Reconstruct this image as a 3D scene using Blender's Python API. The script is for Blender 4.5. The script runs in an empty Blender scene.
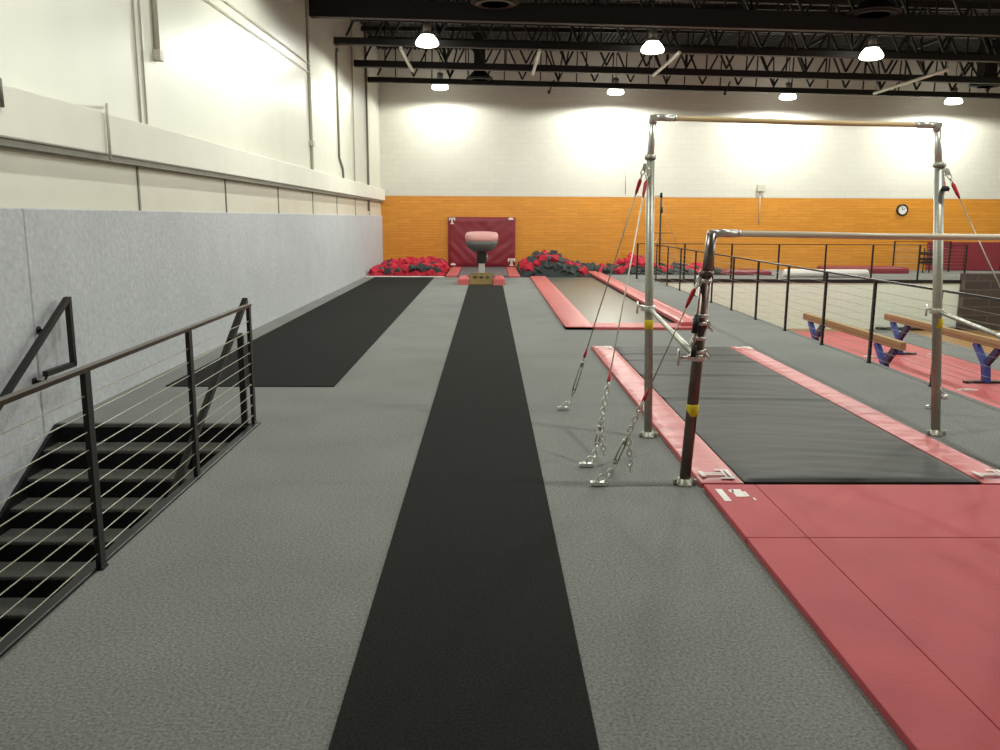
import bpy, bmesh, math, random
from mathutils import Vector as V, Matrix
random.seed(7)
C = bpy.context.scene.collection
PI = math.pi

# ------------------------------------------------------------------ colour / materials
def lin(c):
    c = c/255.0
    return c/12.92 if c <= .04045 else ((c+.055)/1.055)**2.4
def rgb(r, g, b): return (lin(r), lin(g), lin(b), 1)
def scale(c, k): return (min(c[0]*k, 1), min(c[1]*k, 1), min(c[2]*k, 1), 1)

def mat(name, col, rough=.6, metal=0, n=0, amt=.15, bump=0, bn=None, spec=.5, stretch=None, big=0, bigamt=.1):
    m = bpy.data.materials.new(name); m.use_nodes = True
    nt = m.node_tree; b = nt.nodes['Principled BSDF']
    b.inputs['Base Color'].default_value = col
    b.inputs['Roughness'].default_value = rough
    b.inputs['Metallic'].default_value = metal
    b.inputs['Specular IOR Level'].default_value = spec
    L = nt.links.new
    tc = nt.nodes.new('ShaderNodeTexCoord')
    src = tc.outputs['Object']
    if stretch:
        mp = nt.nodes.new('ShaderNodeMapping'); mp.inputs['Scale'].default_value = stretch
        L(src, mp.inputs['Vector']); src = mp.outputs['Vector']
    if n:
        t = nt.nodes.new('ShaderNodeTexNoise'); t.inputs['Scale'].default_value = n; t.inputs['Detail'].default_value = 5
        L(src, t.inputs['Vector'])
        r = nt.nodes.new('ShaderNodeValToRGB')
        r.color_ramp.elements[0].position = .3; r.color_ramp.elements[1].position = .7
        r.color_ramp.elements[0].color = scale(col, 1-amt); r.color_ramp.elements[1].color = scale(col, 1+amt)
        L(t.outputs['Fac'], r.inputs['Fac']); out = r.outputs['Color']
        if big:
            t2 = nt.nodes.new('ShaderNodeTexNoise'); t2.inputs['Scale'].default_value = big; t2.inputs['Detail'].default_value = 3
            L(tc.outputs['Object'], t2.inputs['Vector'])
            mr = nt.nodes.new('ShaderNodeMapRange'); mr.inputs['From Min'].default_value = .3; mr.inputs['From Max'].default_value = .7
            mr.inputs['To Min'].default_value = 1-bigamt; mr.inputs['To Max'].default_value = 1+bigamt
            L(t2.outputs['Fac'], mr.inputs['Value'])
            mx = nt.nodes.new('ShaderNodeVectorMath'); mx.operation = 'SCALE'
            L(out, mx.inputs[0]); L(mr.outputs['Result'], mx.inputs['Scale']); out = mx.outputs['Vector']
        L(out, b.inputs['Base Color'])
    if bump:
        t3 = nt.nodes.new('ShaderNodeTexNoise'); t3.inputs['Scale'].default_value = bn or n or 20; t3.inputs['Detail'].default_value = 4
        L(src, t3.inputs['Vector'])
        bp = nt.nodes.new('ShaderNodeBump'); bp.inputs['Strength'].default_value = bump; bp.inputs['Distance'].default_value = .01
        L(t3.outputs['Fac'], bp.inputs['Height']); L(bp.outputs['Normal'], b.inputs['Normal'])
    return m

def block_mat(name, c1, c2, mortar, w, h, rough, msize=.008, bump=.3, grain=0, xz=True):
    m = bpy.data.materials.new(name); m.use_nodes = True
    nt = m.node_tree; b = nt.nodes['Principled BSDF']; L = nt.links.new
    b.inputs['Roughness'].default_value = rough
    tc = nt.nodes.new('ShaderNodeTexCoord'); sp = nt.nodes.new('ShaderNodeSeparateXYZ'); cb = nt.nodes.new('ShaderNodeCombineXYZ')
    L(tc.outputs['Object'], sp.inputs[0]); L(sp.outputs['X' if xz else 'Y'], cb.inputs['X']); L(sp.outputs['Z'], cb.inputs['Y'])
    br = nt.nodes.new('ShaderNodeTexBrick')
    br.inputs['Scale'].default_value = 1; br.inputs['Brick Width'].default_value = w; br.inputs['Row Height'].default_value = h
    br.inputs['Mortar Size'].default_value = msize; br.inputs['Color1'].default_value = c1; br.inputs['Color2'].default_value = c2
    br.inputs['Mortar'].default_value = mortar; br.inputs['Mortar Smooth'].default_value = .3
    L(cb.outputs[0], br.inputs['Vector'])
    out = br.outputs['Color']
    if grain:
        mp = nt.nodes.new('ShaderNodeMapping'); mp.inputs['Scale'].default_value = (1.2, 14, 1)
        L(cb.outputs[0], mp.inputs['Vector'])
        t = nt.nodes.new('ShaderNodeTexNoise'); t.inputs['Scale'].default_value = 1.5; t.inputs['Detail'].default_value = 6
        L(mp.outputs['Vector'], t.inputs['Vector'])
        mr = nt.nodes.new('ShaderNodeMapRange'); mr.inputs['From Min'].default_value = .3; mr.inputs['From Max'].default_value = .7
        mr.inputs['To Min'].default_value = 1-grain; mr.inputs['To Max'].default_value = 1+grain
        L(t.outputs['Fac'], mr.inputs['Value'])
        mx = nt.nodes.new('ShaderNodeVectorMath'); mx.operation = 'SCALE'
        L(out, mx.inputs[0]); L(mr.outputs['Result'], mx.inputs['Scale']); out = mx.outputs['Vector']
    L(out, b.inputs['Base Color'])
    bp = nt.nodes.new('ShaderNodeBump'); bp.inputs['Strength'].default_value = bump; bp.inputs['Distance'].default_value = .005; bp.invert = True
    L(br.outputs['Fac'], bp.inputs['Height']); L(bp.outputs['Normal'], b.inputs['Normal'])
    return m

def emis(name, col, s):
    m = bpy.data.materials.new(name); m.use_nodes = True
    b = m.node_tree.nodes['Principled BSDF']
    b.inputs['Base Color'].default_value = col
    b.inputs['Emission Color'].default_value = col; b.inputs['Emission Strength'].default_value = s
    return m

M = dict(
 carpet   = mat('carpet_grey', rgb(135,137,134), .95, n=75, amt=.36, bump=.12, bn=120, spec=.15, big=1.1, bigamt=.07),
 carpet_dk= mat('stair_carpet', rgb(100,100,96), .95, n=70, amt=.35, bump=.4, bn=160, spec=.1),
 riser    = mat('stair_riser_black', rgb(22,22,24), .8, n=60, amt=.3, spec=.2),
 runway   = mat('runway_black_carpet', rgb(40,40,39), .95, n=90, amt=.4, bump=.5, bn=200, spec=.12),
 red      = mat('vinyl_red', rgb(200,98,100), .5, n=3, amt=.06, bump=.10, bn=14, spec=.35, big=.9, bigamt=.05),
 red_strip= mat('vinyl_red_wrinkled', rgb(204,100,102), .42, n=3, amt=.06, bump=.9, bn=2.2, spec=.4, stretch=(.6,4.5,1)),
 red_top  = mat('suede_red', rgb(194,88,94), .7, n=2.5, amt=.05, bump=.15, bn=40, spec=.3, big=1.3, bigamt=.06),
 burg     = mat('vinyl_burgundy', rgb(126,28,44), .42, n=2, amt=.1, bump=.9, bn=1.6, spec=.5, stretch=(.8,1,2.4)),
 burg_flat= mat('vinyl_burgundy_flat', rgb(134,42,54), .55, n=2, amt=.08, bump=.1),
 dkmat    = mat('vinyl_dark_grey', rgb(32,33,29), .55, n=2, amt=.08, bump=.9, bn=1.7, spec=.25, stretch=(.5,2.2,1)),
 tramp    = mat('trampoline_bed', rgb(92,93,84), .33, n=120, amt=.15, spec=.35),
 greymat  = mat('mat_slate', rgb(96,96,100), .6, n=4, amt=.08),
 white    = mat('white_print', rgb(235,230,225), .5, n=30, amt=.03),
 wallL    = mat('left_wall_gloss_paint', rgb(212,213,200), .34, n=1.2, amt=.035, bump=.35, bn=1.6, spec=.5, big=.35, bigamt=.04),
 band     = mat('ledge_paint', rgb(226,226,214), .6, n=2, amt=.03, bump=.1, bn=6),
 pad      = mat('wall_felt_grey', rgb(188,191,195), .9, n=16, amt=.1, bump=.5, bn=30, spec=.2, big=2, bigamt=.04),
 wallF    = block_mat('far_wall_block_white', rgb(214,213,202), rgb(211,210,199), rgb(202,201,190), .4, .2, .6, msize=.006, bump=.4, grain=.02),
 wallO    = block_mat('far_wall_orange', rgb(218,148,46), rgb(208,138,40), rgb(188,118,32), .8, .1, .42, msize=.006, bump=.3, grain=.1),
 wallW    = block_mat('lower_wall_white', rgb(222,230,216), rgb(219,227,213), rgb(204,210,198), .4, .2, .6, msize=.006),
 wallD    = block_mat('lower_wall_dark', rgb(74,64,60), rgb(64,55,52), rgb(96,86,80), .8, .26, .6, msize=.014, bump=.5),
 plain    = mat('plain_wall', rgb(190,188,176), .7, n=2, amt=.03),
 deck     = mat('ceiling_deck_dark', rgb(19,17,16), .8, n=6, amt=.2),
 steelbk  = mat('steel_black', rgb(20,19,20), .4, n=20, amt=.2, spec=.5),
 truss    = mat('truss_black', rgb(15,14,13), .6, n=10, amt=.2),
 railtop  = mat('rail_cap_bronze', rgb(70,58,46), .28, metal=.6, n=30, amt=.15),
 cable    = mat('cable_steel', rgb(176,172,156), .35, metal=.4, n=60, amt=.1),
 chrome   = mat('chrome', rgb(225,225,218), .33, metal=.7, n=40, amt=.05),
 galv     = mat('galvanised_steel', rgb(178,178,166), .42, metal=.55, n=40, amt=.1),
 darktube = mat('dark_chrome_tube', rgb(112,94,88), .32, metal=.75, n=25, amt=.2, stretch=(1,1,.3)),
 tubegrey = mat('grey_tube', rgb(132,124,116), .3, metal=.8, n=25, amt=.15, stretch=(1,1,.3)),
 guy      = mat('guy_cable_lit', rgb(232,228,214), .4, metal=.2, n=40, amt=.05),  # paler copy of the cable steel, light on the wire put into its colour
 wood     = mat('bar_wood', rgb(226,198,150), .33, n=8, amt=.1, stretch=(.3,6,6)),
 chalk    = mat('chalky_rail', rgb(240,230,206), .4, n=8, amt=.07, stretch=(.3,6,6)),
 beamtop  = mat('beam_suede_tan', rgb(176,146,100), .75, n=12, amt=.1, bump=.1),
 beamside = mat('beam_side_tan', rgb(140,108,70), .6, n=12, amt=.1),
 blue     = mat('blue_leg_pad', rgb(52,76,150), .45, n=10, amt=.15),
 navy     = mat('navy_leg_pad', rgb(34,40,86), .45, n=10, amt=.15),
 yellow   = mat('yellow_sticker', rgb(232,208,30), .5, n=30, amt=.04),
 redsl    = mat('red_sleeve', rgb(196,40,52), .45, n=30, amt=.1),
 woodfl   = block_mat('hardwood_floor', rgb(205,160,98), rgb(190,146,88), rgb(170,128,76), 1.2, .06, .4),
 foamred  = mat('foam_red', rgb(196,40,62), .9, n=12, amt=.15, bump=.2),
 foamgrey = mat('foam_charcoal', rgb(66,72,72), .9, n=12, amt=.2, bump=.2),
 pinktop  = mat('table_top_pink', rgb(206,150,148), .6, n=6, amt=.06),
 tablegry = mat('table_body_grey', rgb(92,98,96), .6, n=10, amt=.1),
 gold     = mat('springboard_carpet_gold', rgb(104,84,40), .8, n=30, amt=.3),
 black    = mat('rubber_black', rgb(18,18,18), .6, n=20, amt=.2),
 conduit  = mat('painted_conduit', rgb(196,192,176), .45, n=10, amt=.04),
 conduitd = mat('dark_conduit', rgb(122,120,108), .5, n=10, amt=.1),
 clockf   = mat('clock_face', rgb(225,225,222), .4, n=5, amt=.02),
 tube     = mat('white_tube', rgb(205,205,195), .4, n=5, amt=.04),
 shade    = mat('lamp_housing', rgb(150,150,145), .4, metal=.5, n=10, amt=.05),
 lens     = emis('lamp_lens_glow', (1, .97, .86, 1), 12),
)

# ------------------------------------------------------------------ mesh helpers
class MB:
    def __init__(s): s.bm = bmesh.new()
    def _pts(s, pts, faces):
        vs = [s.bm.verts.new(p) for p in pts]
        for f in faces:
            try: s.bm.faces.new([vs[i] for i in f])
            except ValueError: pass
        return vs
    def box(s, x0, x1, y0, y1, z0, z1, bev=0, seg=2):
        vs = s._pts([(x,y,z) for x in (x0,x1) for y in (y0,y1) for z in (z0,z1)],
            [(0,1,3,2),(4,6,7,5),(0,4,5,1),(2,3,7,6),(0,2,6,4),(1,5,7,3)])
        if bev:
            es = list({e for v in vs for e in v.link_edges})
            bmesh.ops.bevel(s.bm, geom=es, offset=bev, segments=seg, affect='EDGES', profile=.6)
        return s
    def obox(s, c, u, v, w, du, dv, dw):
        c, u, v, w = V(c), V(u).normalized(), V(v).normalized(), V(w).normalized()
        s._pts([c+u*a*du/2+v*b*dv/2+w*d*dw/2 for a in (-1,1) for b in (-1,1) for d in (-1,1)],
            [(0,1,3,2),(4,6,7,5),(0,4,5,1),(2,3,7,6),(0,2,6,4),(1,5,7,3)])
        return s
    def bar(s, a, b, w, h, up=(0,0,1)):
        a, b = V(a), V(b); d = (b-a); u = d.normalized(); side = u.cross(V(up))
        if side.length < 1e-4: side = u.cross(V((1,0,0)))
        side.normalize(); return s.obox((a+b)/2, u, side, side.cross(u), d.length, w, h)
    def tube(s, path, r, n=10, caps=True):
        P = [V(p) for p in path]; rs = r if isinstance(r, (list, tuple)) else [r]*len(P)
        rings = []; ref = None
        for i, p in enumerate(P):
            t = (P[min(i+1,len(P)-1)]-P[max(i-1,0)]).normalized()
            if ref is None: ref = V((0,0,1)) if abs(t.z) < .9 else V((1,0,0))
            x = t.cross(ref)
            if x.length < 1e-4: x = t.cross(V((0,1,0)))
            x.normalize(); y = x.cross(t).normalized(); ref = y
            rings.append([s.bm.verts.new(p+(x*math.cos(2*PI*k/n)+y*math.sin(2*PI*k/n))*rs[i]) for k in range(n)])
        for a, b in zip(rings, rings[1:]):
            for k in range(n):
                f = s.bm.faces.new([a[k], a[(k+1)%n], b[(k+1)%n], b[k]]); f.smooth = True
        if caps: s.bm.faces.new(rings[0][::-1]); s.bm.faces.new(rings[-1])
        return s
    def lathe(s, prof, c, n=24, axis='z'):
        c = V(c); rings = []
        for r, h in prof:
            ring = []
            for k in range(n):
                a = 2*PI*k/n; x, y = r*math.cos(a), r*math.sin(a)
                p = V((x,y,h)) if axis == 'z' else (V((x,h,y)) if axis == 'y' else V((h,x,y)))
                ring.append(s.bm.verts.new(c+p))
            rings.append(ring)
        for a, b in zip(rings, rings[1:]):
            for k in range(n):
                f = s.bm.faces.new([a[k], a[(k+1)%n], b[(k+1)%n], b[k]]); f.smooth = True
        s.bm.faces.new(rings[0][::-1]); s.bm.faces.new(rings[-1])
        return s
    def loops(s, loops, smooth=True):
        rings = [[s.bm.verts.new(p) for p in l] for l in loops]; n = len(rings[0])
        for a, b in zip(rings, rings[1:]):
            for k in range(n):
                f = s.bm.faces.new([a[k], a[(k+1)%n], b[(k+1)%n], b[k]]); f.smooth = smooth
        s.bm.faces.new(rings[0][::-1]); s.bm.faces.new(rings[-1])
        return s
    def link(s, c, d, side, L, W, r):            # one chain link, long axis d
        c, d, side = V(c), V(d).normalized(), V(side).normalized(); pts = []
        for k in range(13):
            a = 2*PI*k/12; ca, sa = math.cos(a), math.sin(a)
            pts.append(c + d*(ca*W/2 + (1 if ca > 0 else -1)*(L-W)/2*(1 if abs(ca) > 1e-6 else 0)) + side*(sa*W/2))
        return s.tube(pts, r, 6, caps=False)
    def chain(s, a, b, L=.05, W=.032, r=.0055):
        a, b = V(a), V(b); d = b-a; n = max(1, int(d.length/(L*.72))); u = d.normalized()
        s1 = u.cross(V((0,1,.3))).normalized(); s2 = u.cross(s1)
        for i in range(n): s.link(a+d*((i+.5)/n), u, s1 if i % 2 else s2, L, W, r)
        return s
    def slab(s, x0, x1, y0, y1, z0, z1, nx, ny, amp, seed=0, fold=None, wr=0):
        """cushioned mat top: a grid with shallow waviness, rounded rim, closed sides"""
        rnd = random.Random(seed); ph = [rnd.uniform(0, 6) for _ in range(6)]
        def z(u, v):
            x, y = x0+(x1-x0)*u, y0+(y1-y0)*v
            w = math.sin(y*2.1+ph[0]+.5*math.sin(x*2+ph[1]))*.5+math.sin(y*5.3+ph[2]+x*.7)*.3+math.sin(x*4+y*1.3+ph[3])*.3
            e = min(u*(x1-x0), (1-u)*(x1-x0), v*(y1-y0), (1-v)*(y1-y0))
            k = min(1, e/.06)
            zz = z1 + amp*w*k - (z1-z0)*.25*(1-k)
            for fy in (fold or ()): zz += (-.006 if amp < .004 else .014)*math.exp(-((y-fy-(x-x0)*-.05)/.05)**2)
            if wr: zz += wr*k*(math.sin(y*23+3*math.sin(x*3+ph[4])+2*math.sin(y*3.1))+.6*math.sin(y*41+x*9+ph[5]))
            return V((x, y, zz))
        us = sorted(set([0, .012/(x1-x0), .05/(x1-x0)]+[i/nx for i in range(1, nx)]+[1-.05/(x1-x0), 1-.012/(x1-x0), 1]))
        vs = sorted(set([0, .012/(y1-y0), .05/(y1-y0)]+[i/ny for i in range(1, ny)]+[1-.05/(y1-y0), 1-.012/(y1-y0), 1]))
        g = [[s.bm.verts.new(z(u, v)) for v in vs] for u in us]
        for i in range(len(us)-1):
            for j in range(len(vs)-1):
                f = s.bm.faces.new([g[i][j], g[i+1][j], g[i+1][j+1], g[i][j+1]]); f.smooth = True
        rim = [g[i][0] for i in range(len(us))]+[g[-1][j] for j in range(1, len(vs))]+[g[i][-1] for i in range(len(us)-2, -1, -1)]+[g[0][j] for j in range(len(vs)-2, 0, -1)]
        low = [s.bm.verts.new((v.co.x, v.co.y, z0)) for v in rim]; n = len(rim)
        for k in range(n): s.bm.faces.new([rim[k], low[k], low[(k+1)%n], rim[(k+1)%n]])
        s.bm.faces.new(low)
        return s
    def build(s, name, m, parent=None, origin=None):
        bmesh.ops.recalc_face_normals(s.bm, faces=s.bm.faces)
        me = bpy.data.meshes.new(name)
        if parent is not None:
            o0 = V(); p = parent
            while p is not None: o0 += p.location; p = p.parent
        else: o0 = V(origin) if origin else V((0,0,0))
        bmesh.ops.translate(s.bm, verts=s.bm.verts, vec=-o0)
        s.bm.to_mesh(me); s.bm.free()
        me.materials.append(M[m]); o = bpy.data.objects.new(name, me); C.objects.link(o)
        if parent is not None: o.parent = parent
        else: o.location = o0
        return o

def tag(o, label, cat, group=None, kind=None):
    o['label'] = label; o['category'] = cat
    if group: o['group'] = group
    if kind: o['kind'] = kind
    return o
def thing(name, loc, label, cat, group=None):
    o = bpy.data.objects.new(name, None); o.empty_display_size = .1; C.objects.link(o); o.location = loc
    return tag(o, label, cat, group)
def struct(name, mb, m):
    o = mb.build(name, m); o['kind'] = 'structure'; return o
def copytree(o, parent=None):
    c = o.copy(); C.objects.link(c)
    if parent is not None: c.parent = parent
    for ch in list(o.children): copytree(ch, c)
    return c

XL = -3.85; XR = 20.0; YF = 31.0; YB = -5.0; ZC = 7.5; XE = 4.95; ZL = -1.5

# ------------------------------------------------------------------ the room
f = MB()
for r in ((-2.05,1.0,YB,26.3),(XL,-2.05,7.33,26.3),(XL,-2.05,YB,.5),(1.0,XE,YB,26.3),(3.2,XE,26.3,27.7),
          (-1.3,.95,26.3,YF),(XE,14.4,25.95,27.7),(9.3,14.4,27.7,YF)):
    f.box(r[0], r[1], r[2], r[3], -.3, 0)
struct('floor', f, 'carpet')
f = MB(); f.box(XL, XR, YB, 26, ZL-.2, ZL); struct('floor_lower', f, 'woodfl')
f = MB(); f.box(XL, 9.3, 26.3, YF, -.9, -.7); struct('floor_pit', f, 'greymat')
f = MB(); f.box(XL-.3, XL, YB, YF+.3, ZL, ZC+.4); struct('wall_left', f, 'wallL')
f = MB()
for a, b in ((YB, 7.13), (7.14, 30.98)): f.box(XL, XL+.04, a, b, ZL if a < 0 else ZL, 1.86, .01, 1)
struct('wall_left_lower', f, 'pad')
f = MB(); f.box(XL-.3, XR+.3, YF, YF+.3, 2.58, ZC+.4); struct('wall_far', f, 'wallF')
f = MB(); f.box(XL-.3, XR+.3, YF-.02, YF+.3, -1, 2.58); struct('wall_far_lower', f, 'wallO')
f = MB(); f.box(XR, XR+.3, YB, YF+.3, ZL, ZC+.4); struct('wall_right', f, 'plain')
f = MB(); f.box(XL-.3, XR+.3, YB-.3, YB, ZL, ZC+.4); struct('wall_back', f, 'plain')
# lower level walls
f = MB(); f.box(XE, 14.4, 25.85, 25.95, ZL, -.02); struct('wall_lower_far', f, 'wallW')
f = MB(); f.box(14.4, XR, 25.6, 25.9, ZL, .22); struct('wall_lower_dark', f, 'wallD')
f = MB(); f.box(14.4, XR, 25.9, YF, -.3, 0); struct('floor_right', f, 'carpet')
f = MB(); f.box(XE-.1, XE, YB, 25.85, ZL, -.02); struct('wall_lower_left', f, 'wallW')
f = MB(); f.box(XE-.02, 14.4, 25.8, 25.95, -.09, .012, .01, 1); struct('trim_1', f, 'steelbk')
f = MB(); f.box(XE-.06, XE+.02, YB, 25.8, -.07, .006, .005, 1); struct('trim_2', f, 'carpet')
# corrugated ceiling deck
f = MB(); nseg = 170; w = (XR-XL)/nseg
vs = []
for i in range(nseg+1):
    for dx, z in ((0, 0), (.35*w, 0), (.5*w, .05), (.85*w, .05)):
        x = XL+(i*w)+dx
        if x <= XR+.01: vs.append((x, ZC+z))
a = [f.bm.verts.new((x, YB, z)) for x, z in vs]; b = [f.bm.verts.new((x, YF, z)) for x, z in vs]
for k in range(len(vs)-1): f.bm.faces.new([a[k], b[k], b[k+1], a[k+1]])
f.box(XL-.3, XR+.3, YB-.3, YF+.3, ZC+.08, ZC+.3)
struct('ceiling', f, 'deck')
# projecting ledge on the left wall, with its end joint
f = MB()
f.box(XL, -3.68, YB, 8.47, 2.385, 2.78, .012, 1); f.box(XL, -3.685, 8.5, 30.9, 2.385, 2.775, .012, 1)
struct('trim_3', f, 'band')
f = MB(); f.box(XL, -3.72, YB, 30.9, 2.33, 2.385); struct('ledge_shadow_strip', f, 'conduitd')  # dark strip below the ledge, painted in as its shadow
# vertical panel joints of the left wall
f = MB()
for y in (9.6, 12.75, 15.9, 19.0, 22.0, 25.0, 28.0):
    f.box(XL-.01, XL+.012, y-.02, y+.02, 1.86, 2.36)
struct('trim_5', f, 'conduitd')
f = MB(); f.box(XL+.0, 14.4, YF-.025, YF-.015, 2.56, 2.62); f.box(14.4, XR, YF-.025, YF-.015, 2.56, 2.62); struct('trim_6', f, 'wallF')
# pit edge and pit walls
f = MB(); f.box(XL+.05, -1.35, 26.22, 26.3, -.7, .03, .008, 1); struct('trim_7', f, 'white')
f = MB(); f.box(.95, 3.2, 26.28, 26.34, -.7, .012, .006, 1); f.box(3.2, 9.3, 27.66, 27.72, -.7, .02, .006, 1); struct('trim_8', f, 'greymat')

# staircase in its opening
f = MB(); rr, tt = .16, .283
r_ = MB()
for k in range(1, 10):
    y1 = 7.33-tt*(k-1); y0 = 7.33-tt*k; z = -rr*k
    f.box(XL+.05, -2.07, y0-.02, y1, z-.03, z, .006, 1)
    r_.box(XL+.05, -2.07, y1-.03, y1, z, z+rr-.03)
f.box(XL+.05, -2.07, 7.31, 7.36, -.03, .004, .005, 1)
s = thing('staircase', (-2.95, 4.8, ZL), 'carpeted staircase going down between the grey wall and the cable railing', 'staircase')
f.build('tread', 'carpet_dk', s); r_.build('riser', 'riser', s)
g = MB()
for x in (XL+.06,):
    pts = [(7.34, .0), (7.34, -.35), (7.33-tt*9.2, -rr*9.2-.2), (7.33-tt*9.2, -rr*9.2+.16), (7.3, .0)]
    g = MB(); g.loops([[(x-.015, y, z) for y, z in pts], [(x+.015, y, z) for y, z in pts]], smooth=False)
    g.build('stringer', 'steelbk', s)
f = MB(); f.box(-2.075, -2.015, .5, 7.36, -.3, .018, .004, 1); f.box(XL+.04, -2.05, 7.33, 7.35, -.3, .0); struct('trim_9', f, 'steelbk')
f = MB(); f.box(-2.05, -1.95, YB, 25, ZL, -.3); struct('wall_stair', f, 'plain')

# handrails of the stair (loop ended)
def hand(x, label, side):
    t = thing('handrail', (x, 7.4, 0), label, 'handrail')
    a = MB(); a.bar((x, 7.5, 1.08), (x, 7.5-7*.283, 1.08-7*.166), .045, .045, (1,0,0)); a.build('sloping_rail', 'steelbk', t)
    a = MB()
    if side < 0:
        a.bar((x, 7.52, 1.10), (x, 7.52, .5), .045, .045); a.bar((x, 7.54, .5), (x, 7.03, .5), .045, .045)
        a.build('return_loop', 'steelbk', t)
        for (y, z) in ((7.19, .915), (7.05, .5), (6.0, .22)):
            b = MB(); b.tube([(x, y, z-.02), (x-.02, y, z-.07), (XL+.04, y, z-.07)], .012, 8); b.lathe([(.035, 0), (.035, .012)], (XL+.04, y, z-.07), 12, 'x'); b.build('bracket', 'steelbk', t)
    else:
        a.bar((x, 7.3, .8), (x, 7.3, 0), .04, .05); a.bar((x, 7.32, .8), (x, 6.98, .8), .03, .03); a.build('support_post', 'steelbk', t)
        b = MB(); b.tube([(x, 7.3, .62), (x+.05, 7.3, .62)], .012, 8); b.build('bracket', 'steelbk', t)
    return t
hand(-3.7, 'black square handrail with a looped end fixed to the grey wall beside the stair', -1)
hand(-2.14, 'black sloping handrail running down inside the cable railing of the stair', 1)

# ------------------------------------------------------------------ cable railings
def railing(p0, d, n, sp, label, ht=1.05, ncab=9, post=.05, cap='railtop', z0=0, extend=0, cr=.003):
    p0 = V(p0); d = V(d).normalized()
    t = thing('cable_railing', p0, label, 'railing')
    nrm = d.cross(V((0,0,1)))
    for i in range(n):
        c = p0+d*sp*i
        a = MB(); a.obox(c+V((0,0,ht/2)), d, nrm, (0,0,1), .02, post, ht) if False else a.obox(c+V((0,0,ht/2)), d, nrm, (0,0,1), post, .028, ht)
        a.obox(c+V((0,0,.006)), d, nrm, (0,0,1), post+.01, .045, .012)
        a.build('post', 'steelbk', t)
    e = p0+d*(sp*(n-1)+extend)
    a = MB(); a.bar(p0-d*.03+V((0,0,ht+.012)), e+V((0,0,ht+.008)), .042, .022); a.build('top_rail', cap, t)
    for k in range(ncab):
        z = .09+k*(ht-.12)/ncab
        a = MB(); a.tube([p0+V((0,0,z)), e+V((0,0,z))], cr, 6)
        for q in (p0,): a.tube([q-d*.04+V((0,0,z)), q+d*.07+V((0,0,z))], cr*2.2, 6)
        a.build('cable', 'cable', t)
    return t
railing((-2.06, 7.3, 0), (.0165, -1, 0), 5, 1.555, 'black stair railing with thin steel cables beside the descending stairs', ncab=10, post=.06, extend=.4, cr=.003, ht=1.04)
railing((4.87, 24.8, 0), (0, -1, 0), 13, 1.57, 'long black cable railing along the edge above the balance beams', ncab=9, cap='steelbk', extend=.3, cr=.0025)
railing((4.5, 25.9, 0), (1, 0, 0), 8, 1.432, 'black cable railing across the top of the low white wall in front of the foam', ncab=9, cap='steelbk', cr=.0025)
a = MB()
r4 = railing((14.35, 30.2, 0), (1, 0, 0), 2, 2.0, 'short black railing of close cables standing before the far wall right of the clock', ncab=9, cap='steelbk', cr=.005)

# ------------------------------------------------------------------ runways
def carpet_strip(name, x0, x1, y0, y1, m, label, cat):
    a = MB(); a.box(x0, x1, y0, y1, 0, .012, .004, 1)
    return tag(a.build(name, m, origin=((x0+x1)/2, (y0+y1)/2, 0)), label, cat)
carpet_strip('vault_runway', -.545, .385, -3, 23.05, 'runway', 'long narrow black vault runway carpet leading to the vaulting table', 'runway')
carpet_strip('tumbling_mat', -3.47, -1.66, 9.0, 26.1, 'runway', 'wide black carpet strip lying between the grey wall and the vault runway', 'runway')

# ------------------------------------------------------------------ logos
def tlogo(mb, o, u, v, s, th=.0015):
    o, u, v = V(o), V(u).normalized(), V(v).normalized(); w = u.cross(v)
    def rect(x0, x1, y0, y1): mb.obox(o+u*s*(x0+x1)/2+v*s*(y0+y1)/2, u, v, w, s*(x1-x0), s*(y1-y0), th)
    rect(-.13, -.035, .13, .74); rect(.035, .13, .13, .74)          # split stem
    rect(-.28, .28, 0, .13)
    rect(-.5, .5, .87, 1.0); rect(-.36, .36, .72, .80)
    rect(-.5, -.37, .56, .87); rect(.37, .5, .56, .87)
    return mb

# ------------------------------------------------------------------ uneven bars landing area
t = thing('landing_mat', (2.55, 8.65, 0), 'long dark grey mat with wrinkled red side strips between the uneven bars', 'mat')
a = MB(); a.slab(1.75, 3.38, 5.56, 11.8, .0, .042, 24, 160, .006, 3, fold=(8.3, 9.6, 10.6, 11.1), wr=.0012); a.build('centre_pad', 'dkmat', t)
for i, (x0, x1) in enumerate(((1.45, 1.74), (3.39, 3.66))):
    a = MB(); a.slab(x0, x1, 5.53, 11.82, 0, .045, 8, 230, .005, 5+i, wr=.003); p = a.build('side_strip', 'red_strip', t)
    p['label'] = 'red side strip'
    a = MB(); tlogo(a, (x0+.03, 5.69, .052), (0, -1, 0), (1, 0, 0), .22); a.build('logo', 'white', p)
    a = MB(); tlogo(a, (x0+.03, 11.6, .052), (0, -1, 0), (1, 0, 0), .22); a.build('logo', 'white', p)

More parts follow.
